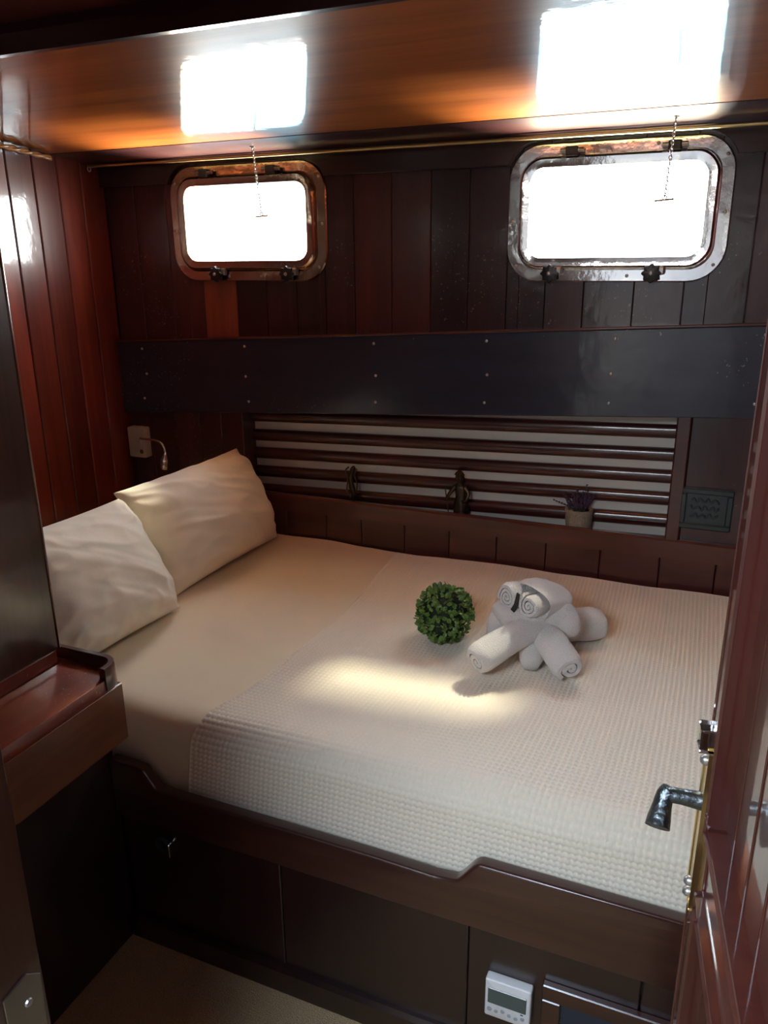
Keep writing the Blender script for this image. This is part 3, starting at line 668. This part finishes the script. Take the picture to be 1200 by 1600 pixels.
obj('arm', tube(NB(), smooth_path([(fx-0.014, fy-0.006, ZL+0.102), (fx-0.030, fy-0.012, ZL+0.082), (fx-0.038, fy-0.016, ZL+0.066), (fx-0.046, fy-0.016, ZL+0.060)], 4), lerp_list([0.008, 0.006, 0.005, 0.004], 13), 8), 'figure_gold', fg, smooth=True)
obj('arm', tube(NB(), smooth_path([(fx+0.014, fy-0.006, ZL+0.102), (fx+0.030, fy-0.012, ZL+0.086), (fx+0.026, fy-0.020, ZL+0.066), (fx+0.012, fy-0.020, ZL+0.058)], 4), lerp_list([0.008, 0.006, 0.005, 0.004], 13), 8), 'figure_gold', fg, smooth=True)
obj('staff', tube(NB(), [(fx-0.030, fy-0.018, ZL+0.002), (fx-0.045, fy-0.017, ZL+0.100)], 0.0018, 6), 'figure_gold', fg)
# slender twisted figurine
fg = empty('bronze_figurine', (-1.080, 2.275, ZL), 'slender gilt bronze figurine with curling branches on the slat ledge', 'figurine', 'figurines on the slat ledge')
fx = -1.080
obj('base', lathe(NB(), [(0.020, 0), (0.021, 0.006), (0.014, 0.012), (0.005, 0.014)], (fx, fy, ZL), 16), 'figure_bronze', fg, smooth=50)
lo = []
for r, h in ((0.006, 0.008), (0.009, 0.02), (0.007, 0.04), (0.011, 0.06), (0.008, 0.078), (0.012, 0.095), (0.006, 0.108), (0.009, 0.118), (0.009, 0.127), (0.003, 0.135)):
    lo.append([Vector((fx+0.006*math.sin(h*55)+r*math.cos(t), fy+r*0.8*math.sin(t), ZL+h)) for t in [2*math.pi*k/12 for k in range(12)]])
obj('body', loft(NB(), lo, True, True, True), 'figure_bronze', fg, smooth=60)
obj('branch', tube(NB(), smooth_path([(fx-0.008, fy-0.004, ZL+0.012), (fx+0.014, fy-0.008, ZL+0.04), (fx+0.022, fy-0.008, ZL+0.075), (fx+0.012, fy-0.008, ZL+0.105), (fx+0.020, fy-0.008, ZL+0.128)], 5), 0.0028, 7), 'figure_gold', fg, smooth=True)
obj('branch', tube(NB(), smooth_path([(fx+0.006, fy-0.004, ZL+0.012), (fx-0.016, fy-0.008, ZL+0.05), (fx-0.012, fy-0.008, ZL+0.09), (fx-0.020, fy-0.008, ZL+0.118), (fx-0.008, fy-0.008, ZL+0.132)], 5), 0.0028, 7), 'figure_gold', fg, smooth=True)

# ------------------------------------------------------------------ boxwood ball
def top_z(x, y): return bed_point(x, 2.232-y, 0.0088).z
BR_ = 0.071; bx_, by_ = -0.552, 1.678; bz_ = top_z(bx_, by_)+BR_+0.004
bb = empty('boxwood_ball', (bx_, by_, bz_-BR_), 'round artificial boxwood ball of small green leaves on the waffle throw', 'topiary')
bm = NB(); bmesh.ops.create_icosphere(bm, subdivisions=3, radius=BR_*0.80)
for v in bm.verts: v.co = v.co + Vector((bx_, by_, bz_))
obj('core', bm, 'leaf_core', bb, smooth=True)
bm = NB(); rnd = random.Random(11); N = 640
for k in range(N):
    z = 1-2*(k+0.5)/N; a = k*2.399963; r = math.sqrt(1-z*z); d = Vector((r*math.cos(a), r*math.sin(a), z))
    t1, t2 = frame_at(d); rot = rnd.uniform(0, 2*math.pi); u = t1*math.cos(rot)+t2*math.sin(rot)
    lift = rnd.uniform(0.35, 1.15); L_ = rnd.uniform(0.012, 0.018); W = L_*0.36
    ax = (u*math.cos(lift)+d*math.sin(lift)).normalized(); sd = ax.cross(d).normalized() if ax.cross(d).length > .05 else t1
    up = sd.cross(ax).normalized()
    c = Vector((bx_, by_, bz_)) + d*(BR_*rnd.uniform(0.80, 0.95))
    P = [c, c+ax*L_*0.35+sd*W+up*0.001, c+ax*L_*0.75+sd*W*0.85+up*0.001, c+ax*L_, c+ax*L_*0.75-sd*W*0.85+up*0.001, c+ax*L_*0.35-sd*W+up*0.001, c+ax*L_*0.55-up*0.0012]
    for p in P:
        p.z = max(p.z, bz_-BR_)
    vs = [bm.verts.new(p) for p in P]
    for i in range(6): bm.faces.new((vs[i], vs[(i+1) % 6], vs[6]))
o = obj('foliage', bm, 'leaf', bb); o['kind'] = 'stuff'

# ------------------------------------------------------------------ towel animal
TZ = top_z(-0.32, 1.65)
ta = empty('towel_animal', (-0.32, 1.66, TZ), 'white towels rolled into a crouching animal with crossed forelegs on the throw', 'towel')
def scroll(p0, p1, R0, R1, turns=2.6, seed=0.0, squash=0.92, bend=0.0, inner=0.10, rings=14, side=1, pinch=0.0, hem=None):
    """a rolled towel: a spiral sheet swept along an axis; both ends show the roll"""
    p0, p1 = Vector(p0), Vector(p1); ax = (p1-p0).normalized(); a, b = frame_at(ax)
    n = int(turns*22); loops = []
    for k in range(rings+1):
        t = k/rings; c = p0.lerp(p1, t) + Vector((0, 0, bend*math.sin(math.pi*t))); R = R0+(R1-R0)*t
        R *= (1 + 0.05*nz(t*3, seed)) * (1-pinch*abs(2*t-1)**4)
        if hem: R *= 1 + 0.045*(math.exp(-((t-hem)/0.018)**2) + math.exp(-((t-hem-0.09)/0.018)**2))
        ends = 1-0.16*max(0, (abs(2*t-1)-0.86)/0.14)**2
        lp = []; th_ = 1.0/(turns+0.3)*R*0.82
        def sp_(q, o):
            ang = side*(q*turns*2*math.pi + seed); rr = (inner*R + (R-inner*R)*q)*ends - o
            rr = max(rr, 0.0008) * (1+0.04*math.sin(3*ang+seed*2+t*2))
            return c + a*rr*math.cos(ang) + b*rr*math.sin(ang)*squash
        for i in range(n+1): lp.append(sp_(i/n, 0))
        for i in range(n, -1, -1): lp.append(sp_(i/n, th_*(0.8 if i > 3 else 0.3)))
        loops.append(lp)
    bm = NB(); loft(bm, loops, True, False, False)
    # strip caps
    m_ = 2*(n+1)
    bm.verts.ensure_lookup_table()
    for base in (0, rings*m_):
        for i in range(n):
            q = [bm.verts[base+i], bm.verts[base+i+1], bm.verts[base+m_-2-i], bm.verts[base+m_-1-i]]
            try: bm.faces.new(q)
            except ValueError: pass
    return bm
def rumple(bm, amp=0.0035, f=26.0, seed=0.0):
    bm.normal_update()
    mv = []
    for v in bm.verts:
        c = v.co*f; h = 0.6*nz(c.x+seed, c.y, c.z) + 0.9*(0.30-abs(nz(c.x*0.8+seed+9, c.y*0.8, c.z*1.6)))
        mv.append((v, v.normal*amp*h))
    for v, d in mv: v.co += d
    return bm
def tp(dx, dy, dz): return (-0.32+dx, 1.66+dy, TZ+dz)
# forelegs: one crosses over the other
obj('foreleg', scroll(tp(-0.100, -0.150, 0.043), tp(0.030, 0.035, 0.096), 0.043, 0.040, 2.4, 0.6, bend=0.006, rings=36, hem=0.72), 'towel', ta, smooth=50)
obj('foreleg', scroll(tp(0.100, -0.100, 0.042), tp(-0.005, 0.030, 0.078), 0.042, 0.042, 2.3, 2.2, bend=0.004), 'towel', ta, smooth=50)
# drooping fold at the elbow of the upper foreleg
obj('elbow_fold', rumple(tube(NB(), smooth_path([tp(0.000, 0.002, 0.100), tp(0.030, 0.020, 0.108), tp(0.056, 0.024, 0.102), tp(0.074, 0.012, 0.084), tp(0.080, 0.004, 0.068)], 6), lerp_list([0.030, 0.038, 0.038, 0.029, 0.010], 25), 32), 0.005), 'towel', ta, smooth=True)
# hind legs and haunches
obj('hind_leg', rumple(tube(NB(), smooth_path([tp(0.02, 0.09, 0.045), tp(0.06, 0.120, 0.044), tp(0.100, 0.145, 0.042), tp(0.125, 0.160, 0.040), tp(0.133, 0.165, 0.040)], 5), lerp_list([0.036, 0.042, 0.041, 0.036, 0.020], 21), 32), 0.005), 'towel', ta, smooth=True)
obj('hind_leg', rumple(tube(NB(), smooth_path([tp(-0.02, 0.06, 0.045), tp(-0.06, 0.055, 0.043), tp(-0.105, 0.045, 0.040), tp(-0.122, 0.040, 0.038), tp(-0.130, 0.038, 0.038)], 5), lerp_list([0.036, 0.040, 0.038, 0.032, 0.018], 21), 32), 0.005), 'towel', ta, smooth=True)
obj('body', rumple(tube(NB(), smooth_path([tp(0.003, -0.075, 0.024), tp(0.0, -0.02, 0.042), tp(0.005, 0.04, 0.066), tp(0.005, 0.09, 0.066), tp(0.005, 0.13, 0.044)], 5), lerp_list([0.022, 0.036, 0.054, 0.056, 0.032], 21), 32), 0.005), 'towel', ta, smooth=True)
# head: two scrolls side by side facing the berth front, wrapped over by a fold
hax = Vector((0.46, 0.86, -0.12)).normalized(); h0 = Vector(tp(-0.042, -0.030, 0.150)); h1 = h0 + hax*0.135
sdv = hax.cross(Vector((0, 0, 1))).normalized()
obj('head', scroll(h0-sdv*0.033, h1-sdv*0.020, 0.037, 0.032, 3.4, 1.0, 1.0, inner=0.05), 'towel', ta, smooth=50)
obj('head', scroll(h0+sdv*0.033, h1+sdv*0.020, 0.033, 0.030, 3.0, 4.0, 1.0, inner=0.05, side=-1), 'towel', ta, smooth=50)
wrap = []
for k in range(17):
    t = k/16; c = h0.lerp(h1, 0.26+0.86*t) + Vector((0, 0, -0.002)); up = Vector((0, 0, 1)); sq = 1-0.60*max(0, (t-0.65)/0.35)**2
    lp = []
    for q in range(32):
        a = 2*math.pi*q/32; rx, rz_ = 0.066*sq, 0.038*sq
        wv = 1+0.03*math.sin(5*a+t*4)+0.03*nz(math.cos(a)*2, math.sin(a)*2, t*3)
        lp.append(c + sdv*rx*wv*math.copysign(abs(math.cos(a))**0.8, math.cos(a)) + up*(rz_*wv*math.copysign(abs(math.sin(a))**0.8, math.sin(a)) - 0.008*max(0, -math.sin(a))))
    wrap.append(lp)
obj('head_wrap', rumple(loft(NB(), wrap, True, False, True), 0.005), 'towel', ta, smooth=True)
obj('chin_fold', rumple(tube(NB(), smooth_path([tp(-0.100, 0.005, 0.118), tp(-0.062, -0.012, 0.104), tp(-0.018, -0.012, 0.100), tp(0.025, 0.02, 0.108)], 5), lerp_list([0.014, 0.030, 0.034, 0.030], 16), 32), 0.005), 'towel', ta, smooth=True)
tgp = h0 - hax*0.006
bm = NB(); vs = [tgp+sdv*0.010+Vector((0, 0, 0.024)), tgp+sdv*0.003+Vector((0, 0, 0.026)), tgp-sdv*0.004+Vector((0, 0, -0.004)), tgp-sdv*0.018+Vector((0, 0, -0.030)), tgp-sdv*0.004+Vector((0, 0, -0.028)), tgp+sdv*0.006+Vector((0, 0, -0.006))]
loft(bm, [vs, [v+hax*0.003 for v in vs]], True, True, True)
obj('label_tag', bm, 'black_tag', ta, label='small black care tag')
